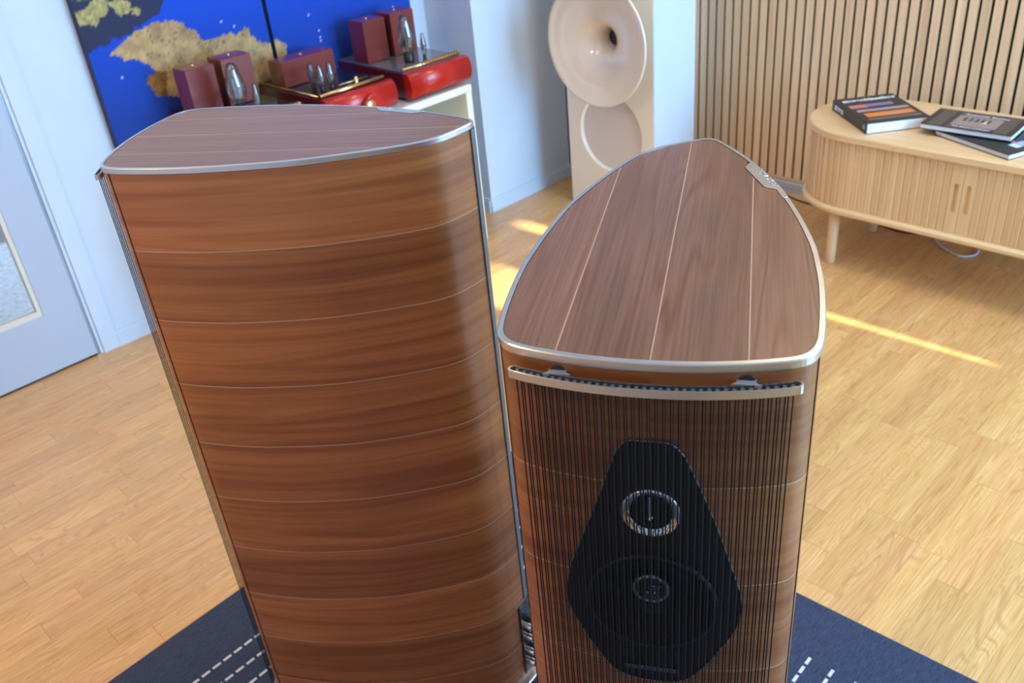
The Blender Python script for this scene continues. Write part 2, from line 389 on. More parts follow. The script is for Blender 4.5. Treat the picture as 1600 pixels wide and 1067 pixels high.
# door casing and door
mb = MB(); mb.box(DX1+0.012, DX1+0.068, YB-0.008, YB, 0, DH+0.06); mb.box(DX0-0.06, DX0, YB-0.008, YB, 0, DH+0.06); mb.box(DX0, DX1+0.012, YB-0.008, YB, DH, DH+0.06)
struct(R(mb, 'trim_1', MT['wall']))
mb = MB(); mb.box(DX1-0.008, DX1+0.012, YB+0.004, YB+0.1, 0, DH); mb.box(DX1-0.012, DX1-0.002, YB+0.0, YB+0.004, 0, DH)
struct(R(mb, 'door_frame', MT['greysteel'])).name = 'trim_2'
mb = MB(); PX, PZ = 0.672, 0.216
mb.box(PX, DX1-0.012, YB-0.004, YB+0.036, 0.008, DH-0.01, 0.002); mb.box(DX0, 0.02, YB-0.004, YB+0.036, 0.008, DH-0.01, 0.002)
mb.box(0.02, PX, YB-0.004, YB+0.036, 0.008, PZ, 0.002); mb.box(0.02, PX, YB-0.004, YB+0.036, DH-0.14, DH-0.01, 0.002)
door = struct(R(mb, 'door_1', MT['door']))
mb = MB()
mb.box(PX-0.014, PX, YB+0.0, YB+0.03, PZ, DH-0.14); mb.box(0.02, PX-0.014, YB+0.0, YB+0.03, PZ, PZ+0.016); mb.box(0.02, 0.034, YB, YB+0.03, PZ+0.016, DH-0.14)
mb.build('glazing_bead', MT['bead'], door)
mb = MB(); mb.box(0.034, PX-0.014, YB+0.012, YB+0.018, PZ+0.016, DH-0.14); mb.build('pane', MT['glass'], door)
mb = MB(); mb.box(DX0-3, DX1+3.0, YB+0.12, YB+6, -0.1, -0.02); struct(R(mb, 'terrace_floor', MT['terrace'])).name = 'floor_terrace'
mb = MB(); mb.box(-2.2, 1.9, 5.05, 5.35, -0.02, 0.42, 0.01)
tag(R(mb, 'crate', MT['tan']), 'tan planter on the terrace seen through the glass door', 'crate')  # low tan block for the wooden crate beyond the glass

# slatted oak wall
sw = MB(); sw.box(XR-0.008, XR-0.0005, -0.5, 2.328, 0.042, ZC-0.002)
slatwall = thing('slat_panel', 'oak slat panel with dark felt gaps covering the wall behind the sideboard', 'wall panel', (0, 0, 0), A)
sw.build('felt_backing', MT['felt'], slatwall)
b = MB(); b.box(-0.012, 0, -0.0147, 0.0147, 0.057, ZC-0.004, 0.001); sme = b.mesh('slat', MT['slat'], uvbox('z'))
y = 2.310
rs = random.Random(2)
while y > -0.48:
    link(sme, 'slat', slatwall, (XR-0.008, y, 0)); y -= 0.0401
b = MB(); b.box(XR-0.014, XR-0.008, -0.5, 2.326, 0.044, 0.056); b.build('bottom_rail', MT['slat'], slatwall, uvf=uvbox('y'))

# ------------------------------------------------------------------ loudspeakers
OUT0 = [(0, -.0415), (.03, -.0405), (.06, -.0372), (.085, -.0325), (.105, -.0275), (.118, -.022), (.1265, -.012), (.131, .003), (.1335, .025), (.1355, .06), (.1366, .10), (.1352, .14), (.1321, .18), (.1215, .2425), (.1055, .311), (.0905, .353), (.070, .403), (.0513, .438), (.0345, .466), (.0247, .4755), (.0136, .4755), (-.002, .4675), (-.0249, .4555), (-.0452, .4425), (-.060, .428), (-.0774, .390), (-.0896, .360), (-.1033, .3213), (-.1166, .2785), (-.1230, .2503), (-.1296, .2083), (-.1345, .1668), (-.1380, .125), (-.1386, .10), (-.1383, .0773), (-.1365, .0365), (-.133, .003), (-.128, -.012), (-.119, -.022), (-.105, -.0275), (-.085, -.0325), (-.06, -.0372), (-.03, -.0405)]
def catmull(P, k, closed=True):
    n = len(P); out = []
    for i in range(n):
        p0, p1, p2, p3 = P[i-1], P[i], P[(i+1) % n], P[(i+2) % n]
        d = math.dist(p1, p2); kk = max(1, round(d/k))
        for j in range(kk):
            t = j/kk
            out.append(tuple(0.5*((2*p1[a])+(-p0[a]+p2[a])*t+(2*p0[a]-5*p1[a]+4*p2[a]-p3[a])*t*t+(-p0[a]+3*p1[a]-3*p2[a]+p3[a])*t**3) for a in range(len(p1))))
    return out
def smoothloop(P, it=3):
    for _ in range(it):
        n = len(P); P = [tuple(0.25*P[i-1][a]+0.5*P[i][a]+0.25*P[(i+1) % n][a] for a in range(2)) for i in range(n)]
    return P
def resample(P, n):
    Q = P+[P[0]]; s = [0]
    for i in range(len(P)): s.append(s[-1]+math.dist(Q[i], Q[i+1]))
    out = []; j = 0
    for k in range(n):
        t = s[-1]*k/n
        while s[j+1] < t: j += 1
        u = (t-s[j])/max(1e-9, s[j+1]-s[j]); out.append((Q[j][0]+(Q[j+1][0]-Q[j][0])*u, Q[j][1]+(Q[j+1][1]-Q[j][1])*u))
    return out
OUT = smoothloop(resample(catmull(OUT0, 0.004), 300), 4)
_b = smoothloop(OUT, 40)
OUT = [tuple(p[k]+(q[k]-p[k])*min(1, max(0, (p[1]-.25)/.08))*(1 if p[0] < -.02 else 0) for k in (0, 1)) for p, q in zip(OUT, _b)]
def offset(P, d):  # outward for d > 0 (counter-clockwise loop)
    n = len(P); out = []
    for i in range(n):
        a, b = P[i-1], P[(i+1) % n]; tx, ty = b[0]-a[0], b[1]-a[1]; l = math.hypot(tx, ty)
        out.append((P[i][0]+ty/l*d, P[i][1]-tx/l*d))
    return out
def clip(poly, ax, val, keep_less):
    out = []; n = len(poly)
    ins = lambda p: (p[ax] <= val) if keep_less else (p[ax] >= val)
    for i in range(n):
        p, q = poly[i-1], poly[i]
        if ins(p) != ins(q):
            t = (val-p[ax])/(q[ax]-p[ax]); out.append((p[0]+(q[0]-p[0])*t, p[1]+(q[1]-p[1])*t))
        if ins(q): out.append(q)
    return out
def front_y(x, off=0.0):
    best = None; P = OUT; n = len(P)
    for i in range(n):
        a, b = P[i], P[(i+1) % n]
        if a[1] < 0.02 and b[1] < 0.02 and (a[0]-x)*(b[0]-x) <= 0 and a[0] != b[0]:
            t = (x-a[0])/(b[0]-a[0]); yv_ = a[1]+(b[1]-a[1])*t
            if best is None or yv_ < best: best = yv_
    return best-off
HT = 1.175
BADGE = [(.060, .4082), (.0695, .3885), (.0653, .3744), (.0861, .3171), (.0971, .3128), (.1048, .2865)]
BAF = [(-.0187, 1.0989), (-.0082, 1.0998), (.0074, 1.1000), (.0166, 1.0985), (.0240, 1.0915), (.0306, 1.0800), (.0442, 1.0438), (.0586, 1.0007), (.0728, .9503), (.0787, .9275), (.0806, .9120), (.0797, .8960), (.0755, .8797), (.0602, .8494), (.0459, .8256), (.0371, .8138), (.0275, .8070), (.0150, .8043), (0, .8038), (-.0150, .8045), (-.0275, .8072), (-.0371, .8125), (-.0459, .8235), (-.0602, .8470), (-.0755, .8770), (-.0808, .8954), (-.0812, .9126), (-.0787, .9303), (-.0694, .9621), (-.0454, 1.0334), (-.0328, 1.0748), (-.0269, 1.0893)]
def speaker(name, label, loc, rz, mir):
    t = thing(name, label, 'loudspeaker', (loc[0], loc[1], 0.0), rz, 'floor-standing loudspeakers')
    sg = -1 if mir else 1
    B = lambda mb, nm, mat, uvf=None, par=t: mb.build(nm, mat, par, uvf=uvf, mirror=mir)
    # plinth and feet
    mb = MB(); mb.prism(offset(OUT, 0.010), 0.016, 0.030, True); B(mb, 'plinth', MT['alu'])
    for fx, fy in ((-.10, .02), (.10, .02), (-.07, .34), (.07, .34)):
        mb = MB(); mb.lathe([(0.012, 0.0085), (0.016, 0.011), (0.016, 0.0158)], (fx, fy, 0), n=16, cap0=True, cap1=True); B(mb, 'foot', MT['greysteel'])
    body = offset(OUT, -0.0016); n = len(body)
    arc = [0.0]
    for i in range(n): arc.append(arc[-1]+math.dist(body[i], body[(i+1) % n]))
    seams = [1.1672]+[1.0508-0.1145*k for k in range(9)]+[0.030]
    for k in range(len(seams)-1):
        z1, z0 = seams[k], seams[k+1]
        if k > 0: z1 -= 0.0006
        if k < len(seams)-2: z0 += 0.0006
        mb = MB(); P = body+[body[0]]
        o = mb.add([(p[0], p[1], z0) for p in P]+[(p[0], p[1], z1) for p in P], [(i, i+1, n+1+i+1, n+1+i) for i in range(n)], True)
        for i in range(n+1):
            mb.uv[i] = (arc[i], z0); mb.uv[n+1+i] = (arc[i], z1)
        s_ = B(mb, 'stave', MT['stave'])
        if 0 < k: 
            mb = MB(); mb.prism(offset(OUT, -0.0014), z1-0.0001, z1+0.0013, True, caps=False); B(mb, 'inlay_line', MT['inlay'])
    mb = MB(); mb.prism(offset(OUT, -0.006), 0.031, 1.160, False); B(mb, 'carcass', MT['groove'])
    # baffle grooves left and right
    for sx in (-1, 1):
        pts = [(p[0], p[1]) for p in offset(OUT, -0.0009)]
        i0 = min(range(n), key=lambda i: math.dist(pts[i], (sx*.1298, -.0055))); a, b = pts[i0], pts[(i0+1) % n]
        mb = MB(); dx, dy = b[0]-a[0], b[1]-a[1]; l = math.hypot(dx, dy); ux, uy = dx/l, dy/l
        q = [(a[0]-ux*.0010+uy*0, a[1]-uy*.0010), (a[0]+ux*.0010, a[1]+uy*.0010)]
        q += [(q[1][0]-uy*.003, q[1][1]+ux*.003), (q[0][0]-uy*.003, q[0][1]+ux*.003)]
        mb.prism(q, 0.031, 1.167); B(mb, 'baffle_groove', MT['groove'])
    # metal rim around the top
    mb = MB(); inn = offset(OUT, -0.0052); 
    L3 = lambda P, z: [(p[0], p[1], z) for p in P]
    mb.loft([L3(inn, 1.1665), L3(offset(OUT, -0.0010), 1.1665), L3(OUT, 1.1675), L3(OUT, HT-0.0009), L3(offset(OUT, -0.0009), HT), L3(inn, HT), L3(inn, 1.168)], False)
    rim = B(mb, 'top_rim', MT['alu'])
    # badge plate
    ri = [p for p in offset(OUT, -0.0008) if p[0] > 0 and .290 < p[1] < .392]
    poly = [(.1050, .2865)]+ri+[(.0682, .3870), (.0650, .3744), (.0858, .3171), (.0985, .3105)]
    mb = MB(); mb.prism(poly, 1.168, HT+0.0002); badge = B(mb, 'badge_plate', MT['alu'])
    ang = math.atan2(.3744-.311, .0768-.1005)
    c_ = ((.0888)*sg, .3445)
    if not mir: rzt = math.atan2(.063, -.0225)
    else: rzt = math.atan2(-.063, -.0225)
    tx = textmesh('Sonus faber', .0105, 'badge_lettering', MT['steel'], badge, (c_[0], c_[1], HT+0.0004), (0, 0, rzt), shear=0.3)
    # four walnut boards and three inlay strips
    il = [p for p in offset(OUT, -0.0057)]
    loop = []; done = False
    for p in il:
        if p[0] > 0 and .283 <= p[1] <= .392:
            if not done:
                done = True
                loop += [(.0980, .3100), (.0853, .3165), (.0643, .3744), (.0672, .3880)]
            continue
        loop.append(p)
    cuts = [-.0766, 0.0, .0745]; edges = [-1]+cuts+[1]
    for k in range(4):
        P = clip(clip(loop, 0, edges[k]+0.0006, False), 0, edges[k+1]-0.0006, True)
        mb = MB(); mb.prism(P, 1.166, HT-0.0005); B(mb, 'top_board', MT['walnut'], uvbox('y'))
    for c0 in cuts:
        P = clip(clip(loop, 0, c0-0.0006, False), 0, c0+0.0006, True)
        mb = MB(); mb.prism(P, 1.166, HT-0.00048); B(mb, 'top_inlay', MT['inlay'])
    # rear fin along the edge and terminal plate
    fin = [p for p in offset(OUT, 0.0010) if p[1] > .468 and p[0] > .008]
    fin2 = [p for p in offset(OUT, -0.003) if p[1] > .463 and p[0] > .008]
    mb = MB(); mb.prism(fin+fin2[::-1], 0.24, 1.1663); B(mb, 'rear_fin', MT['fin'])
    a, b_ = Vector((.0175, .4765)), Vector((-.0085, .4640)); d = (b_-a).normalized(); nn = Vector((-d.y, d.x)) if d.x > 0 else Vector((d.y, -d.x))
    if nn.y < 0: nn = -nn
    mb = MB(); q = [a, a+nn*.003, b_+nn*.003, b_]; mb.prism([(p.x, p.y) for p in q][::-1], 0.045, 0.233); tp = B(mb, 'terminal_plate', MT['greysteel'])
    for k, z in enumerate((.185, .155, .115, .085)):
        for s2 in (0.3, 0.8):
            cc = a+(b_-a)*s2+nn*.003; mb = MB()
            ux = Vector((d.x, d.y, 0)); nz = Vector((nn.x, nn.y, 0))
            def ringp(r, h): return [Vector((cc.x, cc.y, z))+nz*h+ux*r*math.cos(2*PI*i/12)+Vector((0, 0, 1))*r*math.sin(2*PI*i/12) for i in range(12)]
            mb.loft([ringp(.006, 0), ringp(.006, .008), ringp(.0075, .009), ringp(.0075, .020), ringp(.003, .021), ringp(.003, .027)], False, True, False, True)
            B(mb, 'binding_post', MT['steel'] if s2 > .5 else MT['black'], par=tp)
    # front baffle insert
    def conf(poly, off0, off1, nm, mat, par=t, step=.004):
        xs = [p[0] for p in poly]; x0, x1 = min(xs), max(xs); k = max(4, int((x1-x0)/step)); mb = MB(); cols_ = []
        for i in range(k+1):
            x = x0+(x1-x0)*(i/k); x = min(max(x, x0+1e-5), x1-1e-5); zs = []
            for j in range(len(poly)):
                a, b = poly[j-1], poly[j]
                if (a[0]-x)*(b[0]-x) <= 0 and a[0] != b[0]: zs.append(a[1]+(b[1]-a[1])*(x-a[0])/(b[0]-a[0]))
            cols_.append((x, min(zs), max(zs)))
        lo = [[(x, front_y(x, o_), z0) for (x, z0, z1) in cols_] for o_ in (off1,)][0]; hi = [(x, front_y(x, off1), z1) for (x, z0, z1) in cols_]
        lob = [(x, front_y(x, off0), z0) for (x, z0, z1) in cols_]; hib = [(x, front_y(x, off0), z1) for (x, z0, z1) in cols_]
        mb.loft([lob, lo, hi, hib], False, False); return B(mb, nm, mat, par=par)
    bpl = catmull(BAF, .004)
    bf = conf(bpl, -0.001, 0.0006, 'baffle_insert', MT['leather'])
    mb = MB(); mb.tube([(p[0], front_y(p[0], 0.0008), p[1]) for p in bpl], 0.0006, 6, True); B(mb, 'baffle_edge', MT['greysteel'], par=bf)
    # tweeter
    yy = front_y(0)-0.0012
    def disc(prof, zc, nm, mat, par=t, n=48): mb = MB(); mb.lathe([(r, yy-h) for r, h in prof], (0, 0, zc), 'y', n); return B(mb, nm, mat, par=par)
    zt = 1.0232
    tw = disc([(.0262, -.001), (.0262, .0012), (.0252, .0022), (.0246, .0022), (.0188, .0004), (.0186, .0002)], zt, 'tweeter', MT['steel'])
    disc([(.0187, .0003), (.0165, .0012), (.0150, .0006), (.0125, .0035), (.007, .0055), (.0001, .0062)], zt, 'dome', MT['cone'], tw)
    mb = MB(); mb.box(-.0007, .0007, yy-.0078, yy-.0062, zt+.001, zt+.0240); mb.lathe([(.0001, yy-.0088), (.0022, yy-.0080), (.0026, yy-.0062)], (0, 0, zt-.0005), 'y', 12); B(mb, 'damper', MT['steel'], par=tw)
    zm = .9140
    md = disc([(.0600, -.002), (.0600, .0012), (.0590, .0018), (.0570, .0018), (.0545, .0026), (.0500, .0022), (.0470, .0002), (.0160, -.0006)], zm, 'midrange_driver', MT['cone'])
    rg = disc([(.0596, .0014), (.0592, .0022), (.0572, .0022), (.0568, .0018)], zm, 'driver_ring', MT['black'], md)
    pl = disc([(.0168, -.002), (.0168, .0045), (.0158, .0055), (.0135, .0055), (.0130, .0040), (.0001, .0052)], zm+.022, 'phase_plug', MT['black'], md)
    disc([(.0170, .0040), (.0169, .0052), (.0160, .0058), (.0140, .0058), (.0136, .0050)], zm+.022, 'plug_ring', MT['greysteel'], md)
    textmesh('Sf', .015, 'plug_lettering', MT['steel'], md, (0, yy-.0056, zm+.022), (PI/2, 0, 0), shear=.3)
    mb = MB(); mb.box(-.026, .026, yy-.0008, yy+.0005, .8195, .8245, .0003); B(mb, 'name_strip', MT['greysteel'])
    for zw in (.62, .40):
        wf = disc([(.074, -.012), (.074, .0006), (.070, .0012), (.066, .0012), (.060, .0020), (.056, .0010), (.052, -.0006), (.030, -.0016)], zw, 'woofer', MT['cone'])
        disc([(.031, -.001), (.028, .001), (.015, .0024), (.0001, .003)], zw, 'dust_cap', MT['cone'], wf)
    # grille: two metal bars and the cords between
    def barloop(off0, off1, xm):
        k = 40; f_ = [(-xm+2*xm*i/k) for i in range(k+1)]
        fr = [(x, front_y(x, off1)) for x in f_]; bk = [(x, front_y(x, off0)) for x in f_]
        def endcap(x, s_):
            yc = (front_y(x, off0)+front_y(x, off1))/2; r = (off1-off0)/2
            return [(x+s_*r*math.cos(a_), yc-r*math.sin(a_)) for a_ in [PI/2*0.66, PI/2*0.33, 0, -PI/2*0.33, -PI/2*0.66]]
        return fr+endcap(xm, 1)+bk[::-1]+endcap(-xm, -1)[::-1]
    def bar(z0, z1, nm, top):
        o_, i_ = barloop(.0055, .0142, .1115), barloop(.0068, .0129, .1110)
        mb = MB(); zi = z1-.0035 if top else z0+.0035
        e, g = (z1, z0) if top else (z0, z1)
        mb.loft([L3(o_, z0), L3(o_, z1)] if top else [L3(o_, z0), L3(o_, z1)], False)
        mb.loft([L3(o_, e), L3(i_, e), L3(i_, zi)], False); mb.f.append(tuple(range(len(mb.v)-len(i_), len(mb.v))))
        k = len(mb.v); mb.add(L3(o_, g), [tuple(range(len(o_)))]); gb = B(mb, nm, MT['alu'])
        if top:
            mb = MB(); mb.prism(barloop(.0070, .0127, .1108), zi, zi+.0008); B(mb, 'cord_channel', MT['black'], par=gb)
            mb = MB()
            for q in range(36):
                x = -.108+.216*q/35
                yc = front_y(x, .0098); mb.box(x-.0014, x+.0014, yc-.0020, yc+.0020, zi+.0008, zi+.0022)
            cl = B(mb, 'cord_clips', MT['clip'], par=gb); cl['kind'] = 'stuff'
        return gb
    bar(1.1522, 1.1596, 'grille_bar', True); bar(.045, .055, 'grille_bar', False)
    for x in (-.0745, .0735):
        mb = MB(); yb = front_y(x, .0056); yf = front_y(x, -.002)
        mb.prism([(x-.0075, yf), (x-.0075, yb+.003), (x-.0115, yb), (x+.0115, yb), (x+.0075, yb+.003), (x+.0075, yf)], 1.1550, 1.1598); bk_ = B(mb, 'grille_bracket', MT['bracket'])
        mb = MB(); ys = front_y(x, -.0012); mb.lathe([(.0072, ys-.0006), (.0070, ys-.0008), (.0003, ys-.0008)], (x, 0, 1.1572), 'y', 20); B(mb, 'bracket_socket', MT['black'], par=bk_)
    NC = 72; cm = {}
    for q in range(NC):
        x = -.1085+.217*q/(NC-1); x += (.00032 if q % 2 else -.00032)
        yc = front_y(x, .0100)+(.0005 if q % 2 else -.0005); mb = MB()
        if 'c' not in cm:
            mb.lathe([(.00066, .054), (.00066, 1.1525)], n=6); cm['c'] = mb.mesh('grille_cord', MT['cord'])
        link(cm['c'], 'grille_cord', t, (x*sg, yc, 0))
    return t
hdR = math.radians(73.65-90)
speaker('floorstanding_speaker', 'nearer walnut loudspeaker, front on, with black string grille and drivers in view', (.1154, .6228), hdR, False)
hdL = math.atan2(-.2215, .9752)-PI/2
speaker('floorstanding_speaker', 'left walnut loudspeaker seen from its broad curved side with pale inlay lines', (-.4905, 1.3248), hdL, True)

# ------------------------------------------------------------------ rug
A2 = math.radians(44.85)
rug = MB(); RX0, RX1, RY0, RY1 = -0.9, 1.379, -0.62, 1.609
rug.box(RX0, RX1, RY0, RY1, 0.0002, 0.0075, 0.002)
rugo = rug.build('rug', MT['rug'], None, (0, 0, 0), A2); tag(rugo, 'dark blue woven rug with rows of white dashes under both loudspeakers', 'rug')
d = MB(); d.box(0, .0195, -.0033, .0033, .0076, .0086, .0008); dme = d.mesh('dash', MT['dash'])
rest = MB(); k = 0; y = 1.4525; nd = 0
while y > -0.5:
    x1 = 1.235 if True else 0
    xoff = (k % 2)*0.0
    x = 1.2345-.0195 - (0.0 if k % 2 else 0.0)
    while x > RX0+0.15:
        P = project(Matrix.Rotation(A2, 4, 'Z') @ Vector((x+.01, y, .008)))
        vis = P and -10 < P[0] < 1610 and 880 < P[1] < 1080 and (P[0] < 465 or P[0] > 1215 or 815 < P[0] < 850)
        if vis and nd < 290: link(dme, 'dash', rugo, (x, y, 0)); nd += 1
        else: rest.box(x, x+.0195, y-.0033, y+.0033, .0076, .0086)
        x -= .0268
    y -= .0487; k += 1
o = rest.build('dash_rows', MT['dash'], rugo); o['kind'] = 'stuff'

# ------------------------------------------------------------------ low cabinet, canvases and amplifiers
# room coordinates (X, Y); Y grows away from the camera
cab = thing('shelf_cabinet', 'low white open cabinet carrying the red amplifiers in the alcove', 'cabinet', rp(1.12, 2.57, 0), A)
CW, CD, CH = 1.137, 0.45, 0.64
mb = MB(); mb.box(0, CW, 0, CD, CH-.028, CH, .002); mb.build('top_panel', MT['shelfwhite'], cab)
mb = MB(); mb.box(0, .028, .002, CD, 0.0, CH-.029); mb.build('side_panel', MT['shelfwhite'], cab)
mb = MB(); mb.box(CW-.028, CW, .002, CD, 0.0, CH-.029); mb.build('side_panel', MT['shelfwhite'], cab)
mb = MB(); mb.box(.03, CW-.03, .004, CD, 0.03, .058); mb.build('bottom_panel', MT['shelfwhite'], cab)
mb = MB(); mb.box(.03, CW-.03, .01, CD-.02, .32, .345); mb.build('shelf', MT['shelfwhite'], cab)
mb = MB(); mb.box(.03, CW-.03, CD-.012, CD, .06, CH-.03); mb.build('back_panel', MT['frost'], cab)
mb = MB(); mb.box(CW/2-.014, CW/2+.014, .004, CD-.012, .06, CH-.03); mb.build('divider', MT['shelfwhite'], cab)

from mathutils import noise as mn
def inpoly(x, y, P):
    c = False; n = len(P)
    for i in range(n):
        a, b = P[i-1], P[i]
        if (a[1] > y) != (b[1] > y) and x < (b[0]-a[0])*(y-a[1])/(b[1]-a[1])+a[0]: c = not c
    return c
YC = 3.0
def unpix(u, v, Y=YC):
    dd = Fw + cr*((u-800)/FPX) - cu*((v-533.5)/FPX); dd = RM.inverted().to_3x3() @ dd
    s_ = Y/dd.y; return (dd.x*s_, HC+dd.z*s_)
pp = lambda L: [unpix(*p) for p in L]
DARK = pp([(60, 120), (142.5, 82.5), (156, 72), (167.5, 70), (175, 62.5), (182.5, 57.5), (190, 58.8), (207, 52), (210, 43), (220, 45), (223, 35), (232, 30), (245, 24), (252, 16), (252.5, 5), (258, 0), (262, -30), (300, -60), (300, -700), (-300, -700)])
ISL = pp([(172, 84), (178, 78), (185, 72), (200, 58), (215, 47), (232, 40), (250, 35), (272, 32), (285, 36), (288, 45), (302, 47), (309, 54), (311, 60), (324, 64), (345, 56), (360, 52), (378, 50), (380, 43), (388, 48), (401, 63), (409, 69), (424, 64), (437, 60), (448, 69), (449, 82), (440, 97), (437, 120), (437, 150), (434, 165), (395, 175), (385, 190), (330, 190), (300, 150), (262, 152), (250, 150), (238, 142), (230, 128), (233, 117), (247, 113), (240, 105), (225, 99), (212, 93), (190, 90)])
CLUMP = pp([(262, 153), (250, 150), (238, 142), (230, 128), (233, 117), (247, 113), (262, 113)])
LOWDARK = pp([(262, 155), (330, 150), (400, 170), (400, 400), (200, 400), (262, 210)])
REED = [(unpix(*p), r) for p, r in (((112, 25), .018), ((118, 28), .016), ((127, 28), .02), ((135, 25), .026), ((141, 20), .022), ((149, 16), .026), ((156, 12), .028), ((160, 17), .016), ((148, 34), .012), ((182, 10), .02), ((186, 17), .014), ((194, 10), .022), ((212, 17), .012), ((102, 24), .016))]
def picture(x, z):
    n1 = mn.fractal(Vector((x*26, z*26, 1.3)), 0.8, 2.0, 4); n2 = mn.noise(Vector((x*90, z*90, 5.1))); n3 = mn.noise(Vector((x*9, z*9, 2.2)))
    xx, zz_ = x+n1*.009, z+n1*.009
    g = max(0, min(1, (z-.75)/.45))
    blue = [srgb(16, 58, 146)[i]*(1-g)+srgb(4, 78, 214)[i]*g for i in range(3)]
    if inpoly(xx, zz_, ISL):
        k = .82+.5*n1*.6+.22*n2; base = srgb(196, 162, 112)
        if inpoly(xx, zz_, CLUMP): base = srgb(150, 108, 50); k += .3*n2
        if n2 > .42 and n3 > .1: base = srgb(120, 112, 84)
        return [min(1, max(.01, c_*k)) for c_ in base]
    if inpoly(xx, zz_, DARK):
        u = (x-1.06)
        zt_ = 1.075+u*0.33
        if z > zt_+.045+n3*.03:
            k = .6+.9*n2; return [max(.01, c_*k) for c_ in (srgb(104, 122, 96) if n1 > -.12 else srgb(44, 52, 60))]
        if any(math.hypot(x-q[0][0]+n2*.008, z-q[0][1]+n1*.01) < q[1] for q in REED): return [c_*(.8+.6*n2) for c_ in srgb(184, 172, 112)]
        return list(srgb(40, 48, 78))
    if n2 > .62 and n3 > .25 and z > .8: return list(srgb(206, 206, 236))
    return blue
def canvas(x0, x1, z0, z1, label):
    o = thing('canvas_print', label, 'picture', rp(x0, YC, z0), A, 'two-part lake picture')
    wd, ht = x1-x0, z1-z0; st = .0062; nx, nz = int(wd/st), int(ht*.62/st)
    mb = MB(); mb.box(0, wd, .001, .037, 0, ht); mb.build('stretched_edge', plain('canvas_edge_navy', srgb(20, 34, 84), .6), o)
    mb = MB(); vs = []; cs = []; zl = [j*st for j in range(nz+1)]
    while zl[-1] < ht-1e-6: zl.append(min(ht, zl[-1]+.02))
    for z in zl:
        for i in range(nx+1):
            x = wd*i/nx; vs.append((x, 0, z)); cs.append(picture(x0+x, z0+z))
    W_ = nx+1
    mb.add(vs, [(j*W_+i, j*W_+i+1, (j+1)*W_+i+1, (j+1)*W_+i) for j in range(len(zl)-1) for i in range(nx)])
    pr = mb.build('picture_face', MT['print'], o, cols=cs)
    return o
canvas(1.070, 1.706, .6408, 1.56, 'left canvas of the blue lake picture, with golden reed island and dark reflections')
canvas(1.722, 2.360, .6408, 1.56, 'right canvas of the blue lake picture, nearly plain deep blue')

GZ = .75
def amp_chassis(o, wd, dp, top):
    # body x 0..wd, y 0..dp (front at y=0), z from .64 to GZ; nose bulges to y=-.055
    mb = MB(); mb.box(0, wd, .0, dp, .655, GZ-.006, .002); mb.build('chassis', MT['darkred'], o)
    z0, z1 = .650, GZ-.005; zc, r = (z0+z1)/2, (z1-z0)/2
    prof = [(0.0, z1), (-.010, z1)]+[(-.012-.030*math.cos(a_), zc+r*math.sin(a_)) for a_ in [PI/2*(1-q/7) for q in range(1, 14)]]+[(-.010, z0), (0.0, z0)]
    mb = MB(); k = len(prof); mb.loft([[(0, p[0], p[1]) for p in prof], [(wd+.012, p[0], p[1]) for p in prof]], True, True); mb.f.append(tuple(range(k-1, -1, -1))); mb.f.append(tuple(range(k, 2*k)))
    mb.build('fascia', MT['cherry'], o)
    mb = MB(); mb.box(.004, wd-.004, .004, dp-.004, GZ-.006, GZ, .001); mb.build('top_plate', MT[top], o)
    for fx in (.03, wd-.03):
        for fy in (.03, dp-.03):
            mb = MB(); mb.lathe([(.012, .6402), (.012, .655)], (fx, fy, 0), n=14, cap0=True); mb.build('foot', MT['black'], o)
def tbox(o, x0, x1, y0, y1, z1, nm='transformer_box'):
    mb = MB(); mb.box(x0, x1, y0, y1, GZ+.0003, z1, .003); b = mb.build(nm, MT['maroon'], o)
    mb = MB(); mb.lathe([(.005, z1), (.005, z1+.003), (.002, z1+.004)], ((x0+x1)/2, (y0+y1)/2, 0), n=12, cap1=True); mb.build('cap_screw', MT['gold'], b)
def bulb(o, x, y, r, h, nm='power_tube'):
    mb = MB(); mb.lathe([(r*.62, GZ), (r*.66, GZ+h*.2), (r*.5, GZ+h*.22)], (x, y, 0), n=16, cap1=True); s_ = mb.build(nm+'_base', MT['black'], o); s_.name = 'tube_base'
    mb = MB(); pr = [(r*.5, .2), (r*.8, .3), (r*1.0, .45), (r*1.03, .6), (r*.8, .75), (r*.66, .85), (r*.62, .93), (r*.35, .985), (.0004, 1.0)]
    mb.lathe([(a_, GZ+h*b_) for a_, b_ in pr], (x, y, 0), n=24); g = mb.build(nm, MT['tube'], o)
    mb = MB(); mb.box(x-r*.42, x+r*.42, y-r*.22, y+r*.22, GZ+h*.34, GZ+h*.72, .001); mb.lathe([(r*.12, GZ+h*.22), (r*.12, GZ+h*.34)], (x, y, 0), n=8); mb.lathe([(r*.4, GZ+h*.72), (r*.44, GZ+h*.74), (r*.1, GZ+h*.86)], (x, y, 0), n=12); mb.build('tube_plate', MT['greysteel'], g)
def power_amp(x, label, top):
    o = thing('power_amplifier', label, 'amplifier', rp(x, 2.605, 0), A, 'red tube power amplifiers')
    W_, D_ = .28, .392; amp_chassis(o, W_, D_, top)
    mb = MB(); mb.tube([(.002, .004, GZ+.004), (W_-.002, .004, GZ+.004)], .006, 10)
    for q in range(14): mb.box(.09+q*.0133, .0975+q*.0133, -.004, .014, GZ+.003, GZ+.013, .001)
    mb.build('brass_rail', MT['gold'], o)
    tbox(o, .008, .108, .205, .292, .902); tbox(o, .135, .245, .205, .292, .905)
    bulb(o, .105, .085, .030, .168); bulb(o, .150, .050, .011, .098, 'small_tube')
    return o
power_amp(1.268, 'leftmost red tube power amplifier, half hidden behind the left loudspeaker top', 'darkglass')
power_amp(1.972, 'rightmost red tube power amplifier, on the cabinet end beside the white pillar', 'paleglass')
